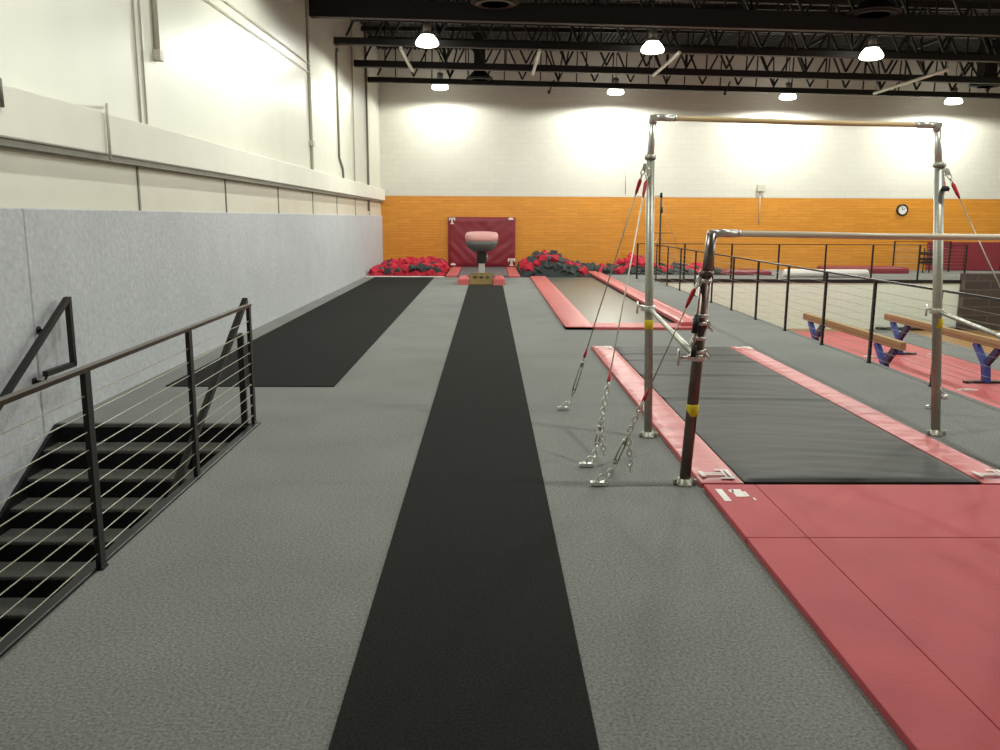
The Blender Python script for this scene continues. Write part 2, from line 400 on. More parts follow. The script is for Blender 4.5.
t = thing('landing_mat', (2.5, 2.5, 0), 'broad red landing mat in the foreground with thin seams and white corner marks', 'mat')
a = MB()
for (x0, x1) in ((1.455, 1.80), (1.804, 3.68)):
    for (y0, y1) in ((4.52, 5.49), (1.2, 4.515), (-.8, 1.195)): a.box(x0, x1, y0, y1, 0, .040, .006, 2)
a.box(1.46, 3.675, -.79, 5.485, .002, .026)
a.build('cover', 'red_top', t)
a = MB(); a.obox((1.525, 5.26, .041), (0,1,0), (1,0,0), (0,0,1), .24, .045, .003)
a.obox((1.635, 5.30, .041), (0,1,0), (1,0,0), (0,0,1), .15, .065, .003); a.obox((1.68, 5.28, .041), (0,1,0), (1,0,0), (0,0,1), .1, .02, .003)
a.obox((1.60, 5.34, .041), (0,1,0), (1,0,0), (0,0,1), .05, .03, .003); a.obox((1.705, 5.18, .041), (0,1,0), (1,0,0), (0,0,1), .05, .012, .003)
a.build('logo', 'white', t)
a = MB(); tlogo(a, (3.4, 5.28, .042), (0, -1, 0), (1, 0, 0), .22); a.build('logo', 'white', t)

# ------------------------------------------------------------------ in-ground trampoline
t = thing('trampoline', (2.4, 20, 0), 'long in-ground trampoline with red frame pads and a shiny grey bed', 'trampoline')
a = MB(); a.box(1.72, 3.2, 14.4, 26.2, .0, .02, .004, 1); a.build('bed', 'tramp', t)
a = MB(); a.slab(1.27, 1.74, 13.85, 26.15, 0, .06, 6, 90, .004, 11); a.build('frame_pad', 'red_strip', t)
a = MB(); a.slab(1.27, 3.46, 13.85, 14.42, 0, .055, 30, 6, .004, 12); a.build('frame_pad', 'red', t)
a = MB(); a.slab(3.2, 3.48, 14.0, 27.6, .06, .13, 6, 90, .003, 13); a.build('frame_pad', 'red_strip', t)
a = MB(); a.slab(3.49, 3.66, 14.0, 27.6, .0, .1, 4, 90, .003, 14); a.build('frame_pad', 'red_strip', t)
a = MB(); a.box(3.24, 3.44, 14.45, 27.5, 0, .062); a.build('frame_rail', 'black', t)

# ------------------------------------------------------------------ uneven bars
t = thing('uneven_bars', (1.35, 6.9, 0), 'set of uneven bars on steel uprights with guy cables over the dark landing mat', 'uneven bars')
def up(name, foot, split, top, r0, r1, m0, m1):
    foot, split, top = V(foot), V(split), V(top)
    a = MB(); a.tube([foot, split], r0, 20)
    a.lathe([(r0+.008, -.02), (r0+.012, -.01), (r0+.012, .01), (r1, .02)], split, 20)
    p = a.build(name, m0, t)
    b = MB(); b.tube([split-V((0,0,.05)), top], r1, 18); b.build('inner_tube', m1, p)
    c = MB(); c.lathe([(r0+.022, 0), (r0+.022, .012), (r0+.01, .018), (r0+.006, .05)], foot, 20)
    for s in (-1, 1): c.lathe([(.014, 0), (.014, .035), (.006, .04)], foot+V((s*(r0+.03), -.01, .006)), 10)
    c.build('foot', 'galv', p)
    return p
HL0, HL1, HL2 = V((1.34,6.9,0)), V((1.275,6.9,2.28)), V((1.285,6.9,2.58))
HR0, HR1, HR2 = V((3.81,6.98,0)), V((3.62,6.98,2.24)), V((3.575,6.98,2.545))
LL0, LL1, LL2 = V((1.35,5.6,0)), V((1.43,5.6,1.45)), V((1.455,5.6,1.71))
LR0, LR1, LR2 = V((3.88,5.6,0)), V((3.83,5.6,1.44)), V((3.8,5.6,1.69))
uHL = up('upright', HL0, HL1, HL2, .034, .026, 'galv', 'chrome'); uHR = up('upright', HR0, HR1, HR2, .038, .028, 'galv', 'chrome')
uLL = up('upright', LL0, LL1, LL2, .038, .034, 'darktube', 'tubegrey'); uLR = up('upright', LR0, LR1, LR2, .038, .034, 'darktube', 'tubegrey')
for A, B, m in ((HL2, HR2, 'wood'), (LL2, LR2, 'chalk')):
    d = (B-A).normalized(); mid = (A+B)/2+V((0,0,-.006))
    a = MB(); a.tube([A+d*.12, mid, B-d*.12], .0205, 20); p = a.build('rail', m, t)
    for q, s in ((A, 1), (B, -1)):
        a = MB()
        a.tube([q+d*s*.005, q+d*s*.16], .026, 18); a.tube([q+d*s*.16, q+d*s*.19], [.026, .021], 18)
        a.tube([q-V((0,0,.05)), q+V((0,0,.012)), q+V((0,0,.02))], [.03, .03, .015], 16)
        a.obox(q+V((0,0,0)), d, (0,1,0), (0,0,1), .05, .06, .035)
        a.build('end_fitting', 'chrome', p)
for A, B, L0 in ((V((1.31,6.9,1.08)), V((1.395,5.6,.89)), 1), (V((3.72,6.98,1.06)), V((3.85,5.6,.88)), 1)):
    a = MB(); a.tube([A, B], .018, 14); a.tube([A+(B-A)*.55, B], .023, 14); p = a.build('strut', 'galv', t)
    for q in (A, B):
        a = MB(); a.lathe([(.046, -.022), (.049, -.018), (.049, .018), (.046, .022)], q, 18)
        a.obox(q+V((-.045,-.02,0)), (1,0,0), (0,1,0), (0,0,1), .05, .03, .035)
        a.build('clamp', 'chrome', p)
    a = MB(); a.tube([B+V((-.05,-.02,0)), B+V((-.14,-.03,0))], .01, 8); a.tube([B+V((-.13,-.03,-.05)), B+V((-.13,-.03,.06))], .009, 8); a.build('handle', 'chrome', p)
    a = MB(); a.tube([A+V((-.05,0,.02)), A+V((-.1,-.02,.02))], .009, 8); a.tube([A+V((-.1,-.02,-.04)), A+V((-.1,-.02,.06))], .008, 8)
    a.build('handle', 'chrome', p)
for c, r, u in ((V((1.312,6.9,.95)), .0365, uHL), (V((1.382,5.6,.53)), .041, uLL), (V((3.735,6.98,.96)), .0405, uHR)):
    a = MB(); a.lathe([(r-.002, -.04), (r, -.038), (r, .038), (r-.002, .04)], c, 20); a.build('sticker', 'yellow', u)
# height-adjusting hardware of the low upright
for z, s in ((1.40, -1), (1.17, -1), (1.02, -1), (.93, 1), (1.12, 1)):
    x = 1.35+(.08)*z/1.44
    a = MB(); a.lathe([(.040, -.012), (.044, -.008), (.044, .008), (.040, .012)], (x, 5.6, z), 18)
    a.obox((x+s*.045, 5.58, z-.01), (1,0,.5*s), (0,1,0), (-.5*s,0,1), .03, .025, .05)
    a.tube([(x+s*.04, 5.57, z), (x+s*.07, 5.56, z-.05)], .007, 8)
    a.build('adjuster', 'chrome', uLL)
a = MB(); a.tube([(1.375,5.56,1.18),(1.355,5.54,1.06)], .02, 8); a.build('locking_lever', 'black', uLL)
a = MB(); a.tube([(1.365,5.555,.98),(1.355,5.545,.90)], .018, 8); a.build('locking_lever', 'black', uLL)
a = MB(); a.lathe([(.03, -.02), (.035, 0), (.02, .02)], (3.66, 6.93, 2.05), 12); a.build('knob', 'black', uHR)
a = MB(); a.lathe([(.025,-.02),(.028,0),(.02,.02)], (3.84,6.95,.34), 12); a.tube([(3.79,6.95,.42),(3.84,6.95,.34)], .008, 8); a.build('knob', 'chrome', uHR)

def guy(top, sl2, anchor, chains=(), gm='cable'):
    """cable from the upright to a floor anchor: fittings, red sleeves, turnbuckle, chain"""
    top, an = V(top), V(anchor); d = an-top; L = d.length; u = d/L
    k = sl2
    a = MB(); a.tube([top+u*.16, top+d*k], .005, 8); p = a.build('guy_cable', gm, t)
    a = MB(); a.chain(top, top+u*.12, .045, .03, .005); a.obox(top+u*.02, u, (0,1,0), u.cross(V((0,1,0))), .06, .02, .03); a.build('shackle', 'chrome', p)
    a = MB(); a.tube([top+u*.12, top+u*.14, top+u*.22, top+u*.26], [.010, .016, .013, .006], 10); a.build('sleeve', 'redsl', p); a = MB()
    a.tube([top+d*k-u*.1, top+d*k-u*.02, top+d*k], [.006, .014, .011], 10); a.build('sleeve', 'redsl', p)
    q0 = top+d*k
    rem = an-q0
    q1 = q0+rem*chains[0] if chains else q0-u*.01
    q2 = an-rem*.22
    if chains:
        a = MB(); a.chain(q0, q1); 
        a.chain(q1-u*.02, q1+V((.03, 0, -.24)))
        a.build('chain', 'chrome', p)
    a = MB()
    s = u.cross(V((0,1,0))).normalized()
    a.tube([q1, q1+(q2-q1)*.25], .007, 8); a.tube([q2, q2-(q2-q1)*.25], .007, 8)
    for e in (-1, 1): a.tube([q1+(q2-q1)*.15+s*e*.013, q1+(q2-q1)*.85+s*e*.013], .006, 8)
    for h in (.15, .85): a.lathe([(.016, -.012), (.018, 0), (.016, .012)], q1+(q2-q1)*h, 10)
    a.build('turnbuckle', 'galv', p)
    a = MB(); a.chain(q2-u*.01, an+V((0,0,.03)), .055, .035, .007)
    a.tube([an+V((.03*math.cos(x)-.02, 0, .012+.03+.03*math.sin(x))) for x in [i*PI/5 for i in range(11)]], .007, 8, caps=False)
    a.obox(an+V((-.045, 0, .012)), (1,0,0), (0,1,0), (0,0,1), .11, .05, .02)
    a.lathe([(.022, 0), (.022, .02), (.01, .03)], an+V((-.07, 0, 0)), 10)
    a.build('floor_hook', 'chrome', p)
guy((1.235, 6.9, 2.22), .755, (.76, 7.91, .01))
guy((1.26, 6.88, 2.2), .735, (.77, 6.02, .01), (.5,), 'guy')
guy((1.405, 5.6, 1.46), .60, (.80, 5.57, .01), (.42,))
guy((3.66, 6.98, 2.22), .76, (4.35, 8.0, .01))
guy((3.67, 6.96, 2.2), .735, (4.45, 6.1, .01), (.5,))
guy((3.85, 5.6, 1.46), .62, (4.5, 5.57, .01), (.42,))

# ------------------------------------------------------------------ vaulting table
def sup(cx, y, cz, w, d, n=28, p=3.0):
    out = []
    for k in range(n):
        a = 2*PI*k/n; ca, sa = math.cos(a), math.sin(a)
        out.append(V((cx+w/2*math.copysign(abs(ca)**(2/p), ca), y+d/2*math.copysign(abs(sa)**(2/p), sa), cz)))
    return out
TX, TY = -.205, 24.95
t = thing('vaulting_table', (TX, TY, 0), 'vaulting table with pink padded top on a single column at the runway end', 'vaulting table')
def tilt(lp): return [V((p.x, p.y, p.z + (p.y-TY)*.09*(1 if p.z > 1.05 else .6))) for p in lp]
a = MB(); prof = [(.86,.96,1.17),(.95,1.07,1.19),(.965,1.09,1.26),(.955,1.08,1.32),(.9,1.0,1.36),(.7,.8,1.375),(.3,.35,1.38)]
a.loops([tilt(sup(TX, TY, z, w, d)) for w, d, z in prof]); a.build('top_pad', 'pinktop', t)
a = MB(); prof = [(.26,.3,.84),(.48,.53,.86),(.68,.75,.91),(.83,.92,.99),(.92,1.03,1.09),(.948,1.07,1.20)]
a.loops([tilt(sup(TX, TY, z, w, d)) for w, d, z in prof]); a.build('body', 'tablegry', t)
a = MB(); a.box(TX-.135, TX+.135, TY-.15, TY+.15, .5, .9, .03, 3); a.build('column', 'black', t)
a = MB(); a.box(TX-.09, TX+.09, TY-.11, TY+.11, .08, .53, .03, 3); a.build('inner_column', 'chrome', t)
a = MB(); a.tube([(TX+.11, TY, .7), (TX+.16, TY-.02, .7)], .012, 8); a.tube([(TX+.16, TY-.02, .78), (TX+.16, TY-.02, .6)], .016, 8); a.build('lever', 'chrome', t)
a = MB(); a.box(TX-.45, TX+.45, TY-.55, TY+.6, .0, .09, .02, 2); a.build('base', 'steelbk', t)
# springboard and its collar
t = thing('springboard', (-.205, 23.7, 0), 'gold topped springboard set between red safety pads before the vaulting table', 'springboard')
a = MB(); pts = [(23.2, .03), (23.4, .10), (23.9, .24), (24.2, .27), (24.25, .23), (23.9, .2), (23.4, .06), (23.2, .01)]
a.loops([[(x, y, z) for y, z in pts] for x in (-.53, .12)], smooth=False); a.build('deck', 'gold', t)
a = MB()
for dx in (-.17, 0, .17): a.obox((-.205+dx, 23.66, .185), (1,0,0), (0,1,.28), (0,-.28,1), .09, .12, .01)
a.build('marking', 'black', t)
a = MB()
for dx in (-.18, .18):
    for y in (23.9, 24.1):
        a.tube([(-.205+dx+.035*math.cos(i*.9), y+.035*math.sin(i*.9), .02+i*.005) for i in range(36)], .006, 6)
a.build('spring', 'galv', t)
a = MB(); a.box(-.45, .04, 23.22, 24.2, 0, .02, .004, 1); a.build('base_frame', 'beamside', t)
t = thing('safety_collar', (-.205, 23.9, 0), 'red u-shaped safety pad wrapped around the springboard', 'safety pad')
for x0, x1 in ((-.84, -.535), (.125, .44)):
    a = MB(); a.slab(x0, x1, 23.25, 24.3, 0, .2, 5, 10, .003, 4); a.build('side_pad', 'red', t)

# landing mat under and behind the table
t = thing('landing_mat', (-.2, 28.6, 0), 'slate grey landing mat with red borders below the burgundy wall pad', 'mat')
a = MB(); a.slab(-.95, .6, 26.3, 30.85, 0, .06, 10, 26, .004, 21); a.build('centre_pad', 'greymat', t)
for i, (x0, x1) in enumerate(((-1.32, -.97), (.62, .97))):
    a = MB(); a.slab(x0, x1, 26.25, 30.85, 0, .07, 5, 26, .004, 22+i); p = a.build('side_strip', 'red', t); p['label'] = 'red side strip'

# wall pad
t = thing('wall_pad', (-.25, 30.9, .07), 'burgundy padded wall mat with white corner logos behind the vaulting table', 'wall mat')
a = MB(); x0, x1, z0, z1, yy = -1.46, .95, .08, 1.83, 30.84
n1, n2 = 40, 30; g = []
for i in range(n1+1):
    row = []
    for j in range(n2+1):
        x = x0+(x1-x0)*i/n1; z = z0+(z1-z0)*j/n2; e = min(x-x0, x1-x, z-z0, z1-z); k = min(1, e/.08)
        cx = (x+.25)
        w = math.sin((z*1.0+abs(cx)*-.9)*16+cx*2)*.006*(1.2 if z < 1 else .5)+math.sin(z*9+x*4+math.sin(x*5)*1.5)*.004
        row.append(a.bm.verts.new((x, yy+.04*(1-k)-w*k, z)))
    g.append(row)
for i in range(n1):
    for j in range(n2):
        q = a.bm.faces.new([g[i][j], g[i+1][j], g[i+1][j+1], g[i][j+1]]); q.smooth = True
a.box(x0, x1, 30.87, 30.975, z0, z1)
a.build('cover', 'burg', t)
a = MB(); U, W = (1,0,0), (0,0,1)
tlogo(a, (-1.31, 30.815, 1.58), U, W, .22, .006); tlogo(a, (.82, 30.815, .11), U, W, .26, .006)
for x, z in ((.79, 1.74), (-1.28, .12)): a.box(x-.09, x+.09, 30.812, 30.818, z, z+.05); a.box(x-.06, x+.06, 30.812, 30.818, z+.05, z+.075)
a.build('logo', 'white', t)

# right burgundy wall pads, low mats and roll
a = MB()
for x in (15.9, 17.25, 18.6): a.box(x, x+1.33, 30.86, 30.97, .01, 1.03, .02, 2)
tag(a.build('wall_pad', 'burg_flat', origin=(17.9, 30.9, .01)), 'low burgundy wall padding above the dark block wall on the right', 'wall mat')
a = MB(); a.slab(11.6, 14.3, 28.9, 30.1, 0, .22, 12, 8, .004, 31)
tag(a.build('crash_mat', 'burg_flat', origin=(12.9, 29.5, 0)), 'flat burgundy mat lying on the floor near the short close-cabled railing', 'mat')
a = MB(); a.tube([(9.35, 27.0, .13), (9.4, 27.0, .13), (12.0, 27.0, .13), (12.05, 27.0, .13)], [.09, .125, .125, .09], 16)
tag(a.build('foam_roll', 'white', origin=(10.7, 27, 0)), 'long white foam roll lying behind the railing above the white wall', 'foam roll')
a = MB(); a.slab(7.6, 9.25, 27.8, 29.0, -.1, .16, 10, 8, .006, 33)
tag(a.build('crash_mat', 'burg', origin=(8.4, 28.4, -.1)), 'dark red mat sunk in the foam beside the white roll', 'mat')
t = thing('equipment_rack', (15.2, 29.6, 0), 'small black rack standing behind the railing under the clock', 'rack')
a = MB()
for x in (15.05, 15.42):
    for y in (29.45, 29.75): a.bar((x, y, 0), (x, y, .85), .03, .03)
a.build('frame', 'steelbk', t)
for z in (.3, .42, .62): 
    a = MB(); a.box(15.03, 15.44, 29.43, 29.77, z, z+.09, .008, 1); a.build('shelf', 'steelbk', t)

# ------------------------------------------------------------------ foam pit
def block_mesh(kind, m):
    a = MB()
    if kind == 'cube': a.box(-.13, .13, -.12, .12, -.11, .11, .018, 2)
    elif kind == 'brick': a.box(-.19, .19, -.1, .1, -.08, .08, .018, 2)
    else: a.loops([[(x, y, z) for y, z in ((-.13, -.1), (.13, -.1), (.13, .02), (-.02, .13))] for x in (-.15, .15)], smooth=False)
    return a.build('foam_block', m)
protos = {}
for c in ('foamred', 'foamgrey'):
    for k in ('cube', 'brick', 'wedge'): protos[(c, k)] = block_mesh(k, c)
used = set()
PITS = [
 ('left', XL+.2, -1.5, 26.5, 30.7, 9, 11, .88, lambda x, y: .07+.12*math.exp(-((x+2.2)/.9)**2)+.09*(y-26.5)/4, 'loose foam pieces heaped left of the burgundy wall pad'),
 ('mid', 1.1, 3.15, 26.6, 30.7, 8, 11, .3, lambda x, y: .04+.43*math.exp(-((x-1.95)/.75)**2)+.02*(y-26.5)/4, 'loose foam pieces heaped beyond the trampoline end'),
 ('right', 3.3, 7.7, 27.95, 30.7, 14, 7, .25, lambda x, y: .02+.33*math.exp(-((x-5.1)/.45)**2)+.04*(y-27.5)/4, 'loose foam pieces heaped behind the railings'),
]
for nm, x0, x1, y0, y1, nx, ny, pr, hf, grp in PITS:
    rnd = random.Random(nm)
    a = MB()
    for i in range(nx*2):
        for j in range(ny*2):
            x = x0+(x1-x0)*(i+.5)/(nx*2); y = y0+(y1-y0)*(j+.5)/(ny*2)
            ax = V((rnd.uniform(-1,1), rnd.uniform(-1,1), rnd.uniform(.3,1))).normalized(); bx = ax.orthogonal()
            a.obox((x, y, hf(x, y)-.16+rnd.uniform(-.06, .06)), ax, bx, ax.cross(bx), .24, .22, .2)
    a.box(x0, x1, y0, y1, -.69, -.12)
    for i in range(nx*2):
        for j in range(ny*2):
            xa, ya = x0+(x1-x0)*i/(nx*2), y0+(y1-y0)*j/(ny*2); xb, yb = xa+(x1-x0)/(nx*2), ya+(y1-y0)/(ny*2)
            a.box(xa, xb, ya, yb, -.3, hf((xa+xb)/2, (ya+yb)/2)-.1)
    tag(a.build('foam_heap', 'foamgrey' if nm != 'left' else 'foamred', origin=((x0+x1)/2, (y0+y1)/2, -.69)),
        {'left': 'red bed of foam under the loose pieces left of the burgundy wall pad', 'mid': 'charcoal bed of foam under the loose pieces beyond the trampoline', 'right': 'charcoal bed of foam under the loose pieces behind the railings'}[nm], 'foam', kind='stuff')
    for i in range(nx):
        for j in range(ny):
            x = x0+(x1-x0)*(i+.5+rnd.uniform(-.3, .3))/nx; y = y0+(y1-y0)*(j+.5+rnd.uniform(-.3, .3))/ny
            redp = pr
            if nm == 'right' and abs(x-5.1) < .6: redp = .92
            if nm == 'mid' and (x < 1.4): redp = .85
            if nm == 'left' and y < 27 and rnd.random() < .35: redp = .2
            c = 'foamred' if rnd.random() < redp else 'foamgrey'; k = rnd.choice(['cube', 'cube', 'brick', 'wedge'])
            key = (c, k); o = protos[key]
            if key in used: o = o.copy(); C.objects.link(o)
            used.add(key)
            o.location = (x, y, hf(x, y)+rnd.uniform(-.02, .09)); o.scale = (rnd.uniform(.75,1),)*3; o.rotation_euler = (rnd.uniform(-.9, .9), rnd.uniform(-.9, .9), rnd.uniform(0, PI))
            cn = 'red' if c == 'foamred' else 'charcoal grey'
            where = {'left': 'in the heap left of the burgundy wall pad', 'mid': 'in the heap beyond the trampoline', 'right': 'in the heap behind the railings'}[nm]
            kn = {'cube': 'cube', 'brick': 'brick-shaped piece', 'wedge': 'wedge'}[k]
            tag(o, f'loose {cn} foam {kn} {where}', 'foam block', grp+f', {cn} {kn}s')
# single dark cube standing on top of the middle heap
o = protos[('foamgrey', 'cube')].copy(); C.objects.link(o); o.location = (2.15, 28.3, .68); o.rotation_euler = (0, .1, .2)
tag(o, 'dark foam cube standing upright on the peak of the heap beyond the trampoline', 'foam block')

# pole rig behind the railings
t = thing('bar_rig', (5.8, 29.0, -.69), 'tall thin black rig pole with cross arms and wires rising from the foam', 'gym rig')
a = MB(); a.tube([(5.8, 29.0, -.69), (5.77, 29.0, 2.62)], .03, 10); a.tube([(5.77,29,2.5),(5.77,29,2.66)], .045, 10); a.tube([(5.8,29,2.0),(5.8,29,2.2)], .04, 10); a.build('pole', 'steelbk', t)
a = MB(); a.tube([(5.5, 29.0, 1.33), (6.2, 29.0, 1.33)], .012, 8); a.tube([(5.6, 29.0, .9), (6.05, 29.0, .9)], .012, 8); a.build('cross_arm', 'steelbk', t)
a = MB(); a.tube([(4.85, 29.0, 2.55), (5.77, 29.0, 2.55)], .016, 8); a.build('top_bar', 'galv', t)
for p, q in (((5.78,29,1.3),(6.6,29.0,-.1)), ((5.78,29,1.3),(5.0,29.0,-.1)), ((5.77,29,2.5),(7.0,30.2,-.1))):
    a = MB(); a.tube([p, q], .007, 6); a.build('guy_wire', 'galv', t)

# ------------------------------------------------------------------ balance beams
def beam(x, label):
    t = thing('balance_beam', (x, 18.9, ZL), label, 'balance beam', None)
    y0, y1 = 16.2, 21.35; zt = -.53
    pts = [(-.05, -.16), (.05, -.16), (.065, -.10), (.065, -.06), (.05, 0), (-.05, 0), (-.065, -.06), (-.065, -.10)]
    a = MB(); a.loops([[(x+dx*k, y, zt-.08+(dz+.08)*k) for dx, dz in pts] for y, k in ((y0-.02, .9), (y0, 1), (y1, 1), (y1+.02, .9))], smooth=False); a.build('body', 'beamside', t)
    a = MB(); a.box(x-.048, x+.048, y0, y1, zt-.01, zt+.006, .004, 1); a.build('top_cover', 'beamtop', t)
    for yc in (16.9, 20.6):
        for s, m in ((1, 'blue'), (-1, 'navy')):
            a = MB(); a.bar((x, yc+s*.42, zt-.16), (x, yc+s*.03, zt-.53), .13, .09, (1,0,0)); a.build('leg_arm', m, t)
        a = MB(); a.bar((x, yc, zt-.5), (x+.05, yc, ZL+.06), .15, .12, (1,0,0)); a.build('leg', 'blue', t)
        a = MB(); a.box(x-.4, x+.45, yc-.06, yc+.06, ZL+.03, ZL+.085, .01, 1); a.build('foot', 'steelbk', t)
    return t
beam(8.03, 'tan balance beam on blue legs nearer the long railing')
beam(10.1, 'tan balance beam on blue legs farther right on the lower floor')

# lower level mats
def lowmat(x0, x1, y0, y1, m, label, seed, folds, nlogo=()):
    t = thing('floor_mat', ((x0+x1)/2, (y0+y1)/2, ZL), label, 'mat')
    a = MB(); a.slab(x0, x1, y0, y1, ZL, ZL+.04, 6, 40, .002, seed, fold=folds); a.build('cover', m, t)
    a = MB()
    for (lx, ly) in nlogo:
        a.box(lx-.2, lx+.2, ly-.09, ly-.02, ZL+.043, ZL+.049); a.box(lx-.12, lx+.14, ly+.04, ly+.09, ZL+.043, ZL+.049)
    if nlogo: a.build('logo', 'white', t)
lowmat(5.1, 7.0, 8.0, 25.0, 'red', 'red floor mat on the lower level closest to the long railing', 41, (12, 15, 18, 21), ())
lowmat(7.02, 9.0, 8.0, 25.0, 'red', 'red floor mat on the lower level beneath the nearer balance beam', 42, (12, 15, 18, 21), ((8.6, 16.6), (8.4, 20.6), (7.5,19.9)))
lowmat(9.02, 11.3, 8.0, 25.0, 'red', 'red floor mat on the lower level beneath the farther balance beam', 43, (12, 15, 18, 21), ((9.35, 16.2), (9.3, 20.3), (11.0, 20.6)))
a = MB(); a.box(11.32, 12.55, 4, 25.4, ZL, ZL+.03, .006, 1)
tag(a.build('floor_mat', 'carpet', origin=(12, 15, ZL)), 'grey carpet strip between the red mats and the hardwood floor', 'mat')
a = MB(); a.box(11.9, 14.3, 25.5, 25.84, ZL, ZL+.07, .01, 1); tag(a.build('wall_foot_strip', 'steelbk', origin=(13, 25.7, ZL)), 'low black strip along the foot of the white wall', 'floor strip')  # plain black strip at the foot of the wall

# ------------------------------------------------------------------ roof trusses, pipes, lamps
def truss(y, h, label, seed):
    t = thing('roof_truss', (XL, y, 6.03), label, 'roof truss'); t.rotation_euler.y = .018; rnd = random.Random(seed)
    a = MB(); a.box(XL, XR, y-.1, y+.1, 6.02, 6.02+h, .01, 1); a.build('bottom_chord', 'truss', t)
    a = MB(); a.box(XL, XR, y-.08, y+.08, 7.25, 7.40, .01, 1); a.build('top_chord', 'truss', t)
    a = MB(); x = XL+.3; k = 0
    while x < XR-1.2:
        w = 1.15
        a.bar((x, y, 6.15+h*.5), (x+w*.5, y, 7.38), .05, .06, (0,1,0)); a.bar((x+w*.5, y, 7.38), (x+w, y, 6.15+h*.5), .05, .06, (0,1,0))
        a.bar((x+w*.5, y, 6.2), (x+w*.5, y, 7.4), .035, .035)
        if k % 3 == 1:
            a.bar((x+w, y-.02, 6.2), (x+w+.2, y+.9, 7.35), .04, .04); a.bar((x+w, y-.02, 6.2), (x+w-.25, y+.9, 7.35), .04, .04)
        x += w; k += 1
    a.build('web', 'truss', t)
truss(19.4, .38, 'deep black roof truss nearest the camera at the top of the view', 1)
truss(22.3, .16, 'black roof truss running just above the nearer row of lamps', 2)
truss(25.5, .18, 'black roof truss between the two visible rows of lamps', 3)
truss(28.3, .16, 'black roof truss closest to the far wall', 4)
a = MB()
for y in (20.8, 24.0, 27.0): a.box(XL, XR, y-.05, y+.05, 7.3, 7.42)
for x in (-.5, 3.2, 6.9, 10.6, 14.3, 18): a.box(x-.05, x+.05, 15, YF, 7.42, 7.5)
struct('trim_10', a, 'truss')

def pipe(path, r, m, label, name='wall_conduit', cat='pipe', box=None):
    a = MB(); a.tube(path, r, 8)
    if box: a.box(*box, .005, 1)
    return tag(a.build(name, m, origin=path[0]), label, cat)
xw = XL+.03
pipe([(XL+.012, 9.78, ZC), (XL+.012, 9.78, 2.8)], .010, 'conduit', 'left one of the twin pipes running down the left wall to the ledge')
pipe([(XL+.012, 9.95, ZC), (XL+.012, 9.95, 2.8)], .010, 'conduit', 'right one of the twin pipes running down the left wall to the ledge')
pipe([(xw, 10.35, ZC), (xw, 10.35, 3.62)], .032, 'conduit', 'thick pipe stub ending high on the left wall in a small box', box=(XL, XL+.08, 10.29, 10.41, 3.56, 3.68))
pipe([(xw, 6.7, ZC), (xw, 6.7, 2.88), (-3.66, 6.7, 2.8), (-3.66, 6.7, 2.6)], .016, 'conduitd', 'pipe at the left edge of the view that bends over the ledge')
pipe([(XL+.02, 8.9, 2.87), (-3.66, 8.52, 2.85), (-3.655, 8.5, 2.79), (-3.655, 8.5, 2.33)], .013, 'conduit', 'bent white pipe crossing the ledge at its joint')
pipe([(xw, 18.95, ZC), (xw, 18.95, 2.8)], .03, 'conduit', 'tall pipe on the left wall ending near the first truss', box=(XL, XL+.09, 18.85, 19.05, 3.3, 3.42))
pipe([(xw, 23.0, 6.0), (xw, 22.5, 5.95), (xw, 22.4, 5.8), (xw, 22.4, 3.3), (xw, 22.9, 3.05), (xw, 22.95, 2.8)], .028, 'conduitd', 'pipe on the left wall that bends at its top and again over the ledge')
pipe([(xw+.02, 27.5, ZC), (xw+.02, 27.5, 2.0)], .035, 'conduitd', 'dark downpipe on the left wall closest to the far corner')
pipe([(xw, 24.9, ZC), (xw, 24.9, 2.8)], .02, 'conduit', 'thin pipe between the bent pipe and the dark downpipe')
pipe([(xw, 6, 4.55), (xw, 19.2, 4.82)], .010, 'conduit', 'lower of two long horizontal wires across the left wall')
pipe([(xw, 6, 4.72), (xw, 19.2, 5.0)], .010, 'conduit', 'upper of two long horizontal wires across the left wall')
pipe([(4.84, YF-.03, 4.05), (4.87, YF-.03, 2.66)], .012, 'conduit', 'thin pipe running down the far wall above the orange band')
pipe([(9.7, YF-.05, 2.95), (9.72, YF-.05, 1.62)], .02, 'conduit', 'thin conduit with a white box hanging on the orange wall', box=(9.58, 9.84, YF-.14, YF-.02, 2.78, 3.02))

a = thing('wall_clock', (14.87, 30.95, 2.16), 'round dark rimmed wall clock on the orange wall at right', 'clock')
m_ = MB(); m_.lathe([(.21, 0), (.21, -.05), (.19, -.07), (.155, -.065), (.155, 0)], (14.87, 30.98, 2.16), 28, 'y'); m_.build('rim', 'steelbk', a)
m_ = MB(); m_.lathe([(.158, 0), (.158, -.05)], (14.87, 30.98, 2.16), 28, 'y'); m_.build('face', 'clockf', a)
m_ = MB(); m_.bar((14.87, 30.92, 2.16), (14.95, 30.92, 2.21), .016, .008, (0,1,0)); m_.bar((14.87, 30.92, 2.16), (14.84, 30.92, 2.28), .012, .008, (0,1,0)); m_.build('hands', 'black', a)

# ceiling tubes between trusses
for (x, y0, y1, tz, l) in ((-2.2, 22.2, 25.5, 5.93, 'white ceiling tube hanging at the left near the first lamp'), (1.25, 22.1, 25.6, 5.88, 'white ceiling tube above the foam heap between two lamps'), (4.63, 21.7, 25.0, 5.78, 'brightest white ceiling tube right of the second near lamp'), (12.0, 23.1, 27.5, 5.68, 'long pale ceiling tube at the far right of the view')):
    t = thing('ceiling_tube', (x, (y0+y1)/2, tz), l, 'ceiling tube')
    a = MB(); a.tube([(x, y0, tz), (x, y0+.05, tz), (x, y1, tz)], [.035, .045, .045], 12); a.build('tube', 'tube', t)
    for y in (y0+.1, y1-.1):
        a = MB(); a.tube([(x, y, tz), (x, y, ZC)], .006, 6); a.build('hanger', 'steelbk', t)
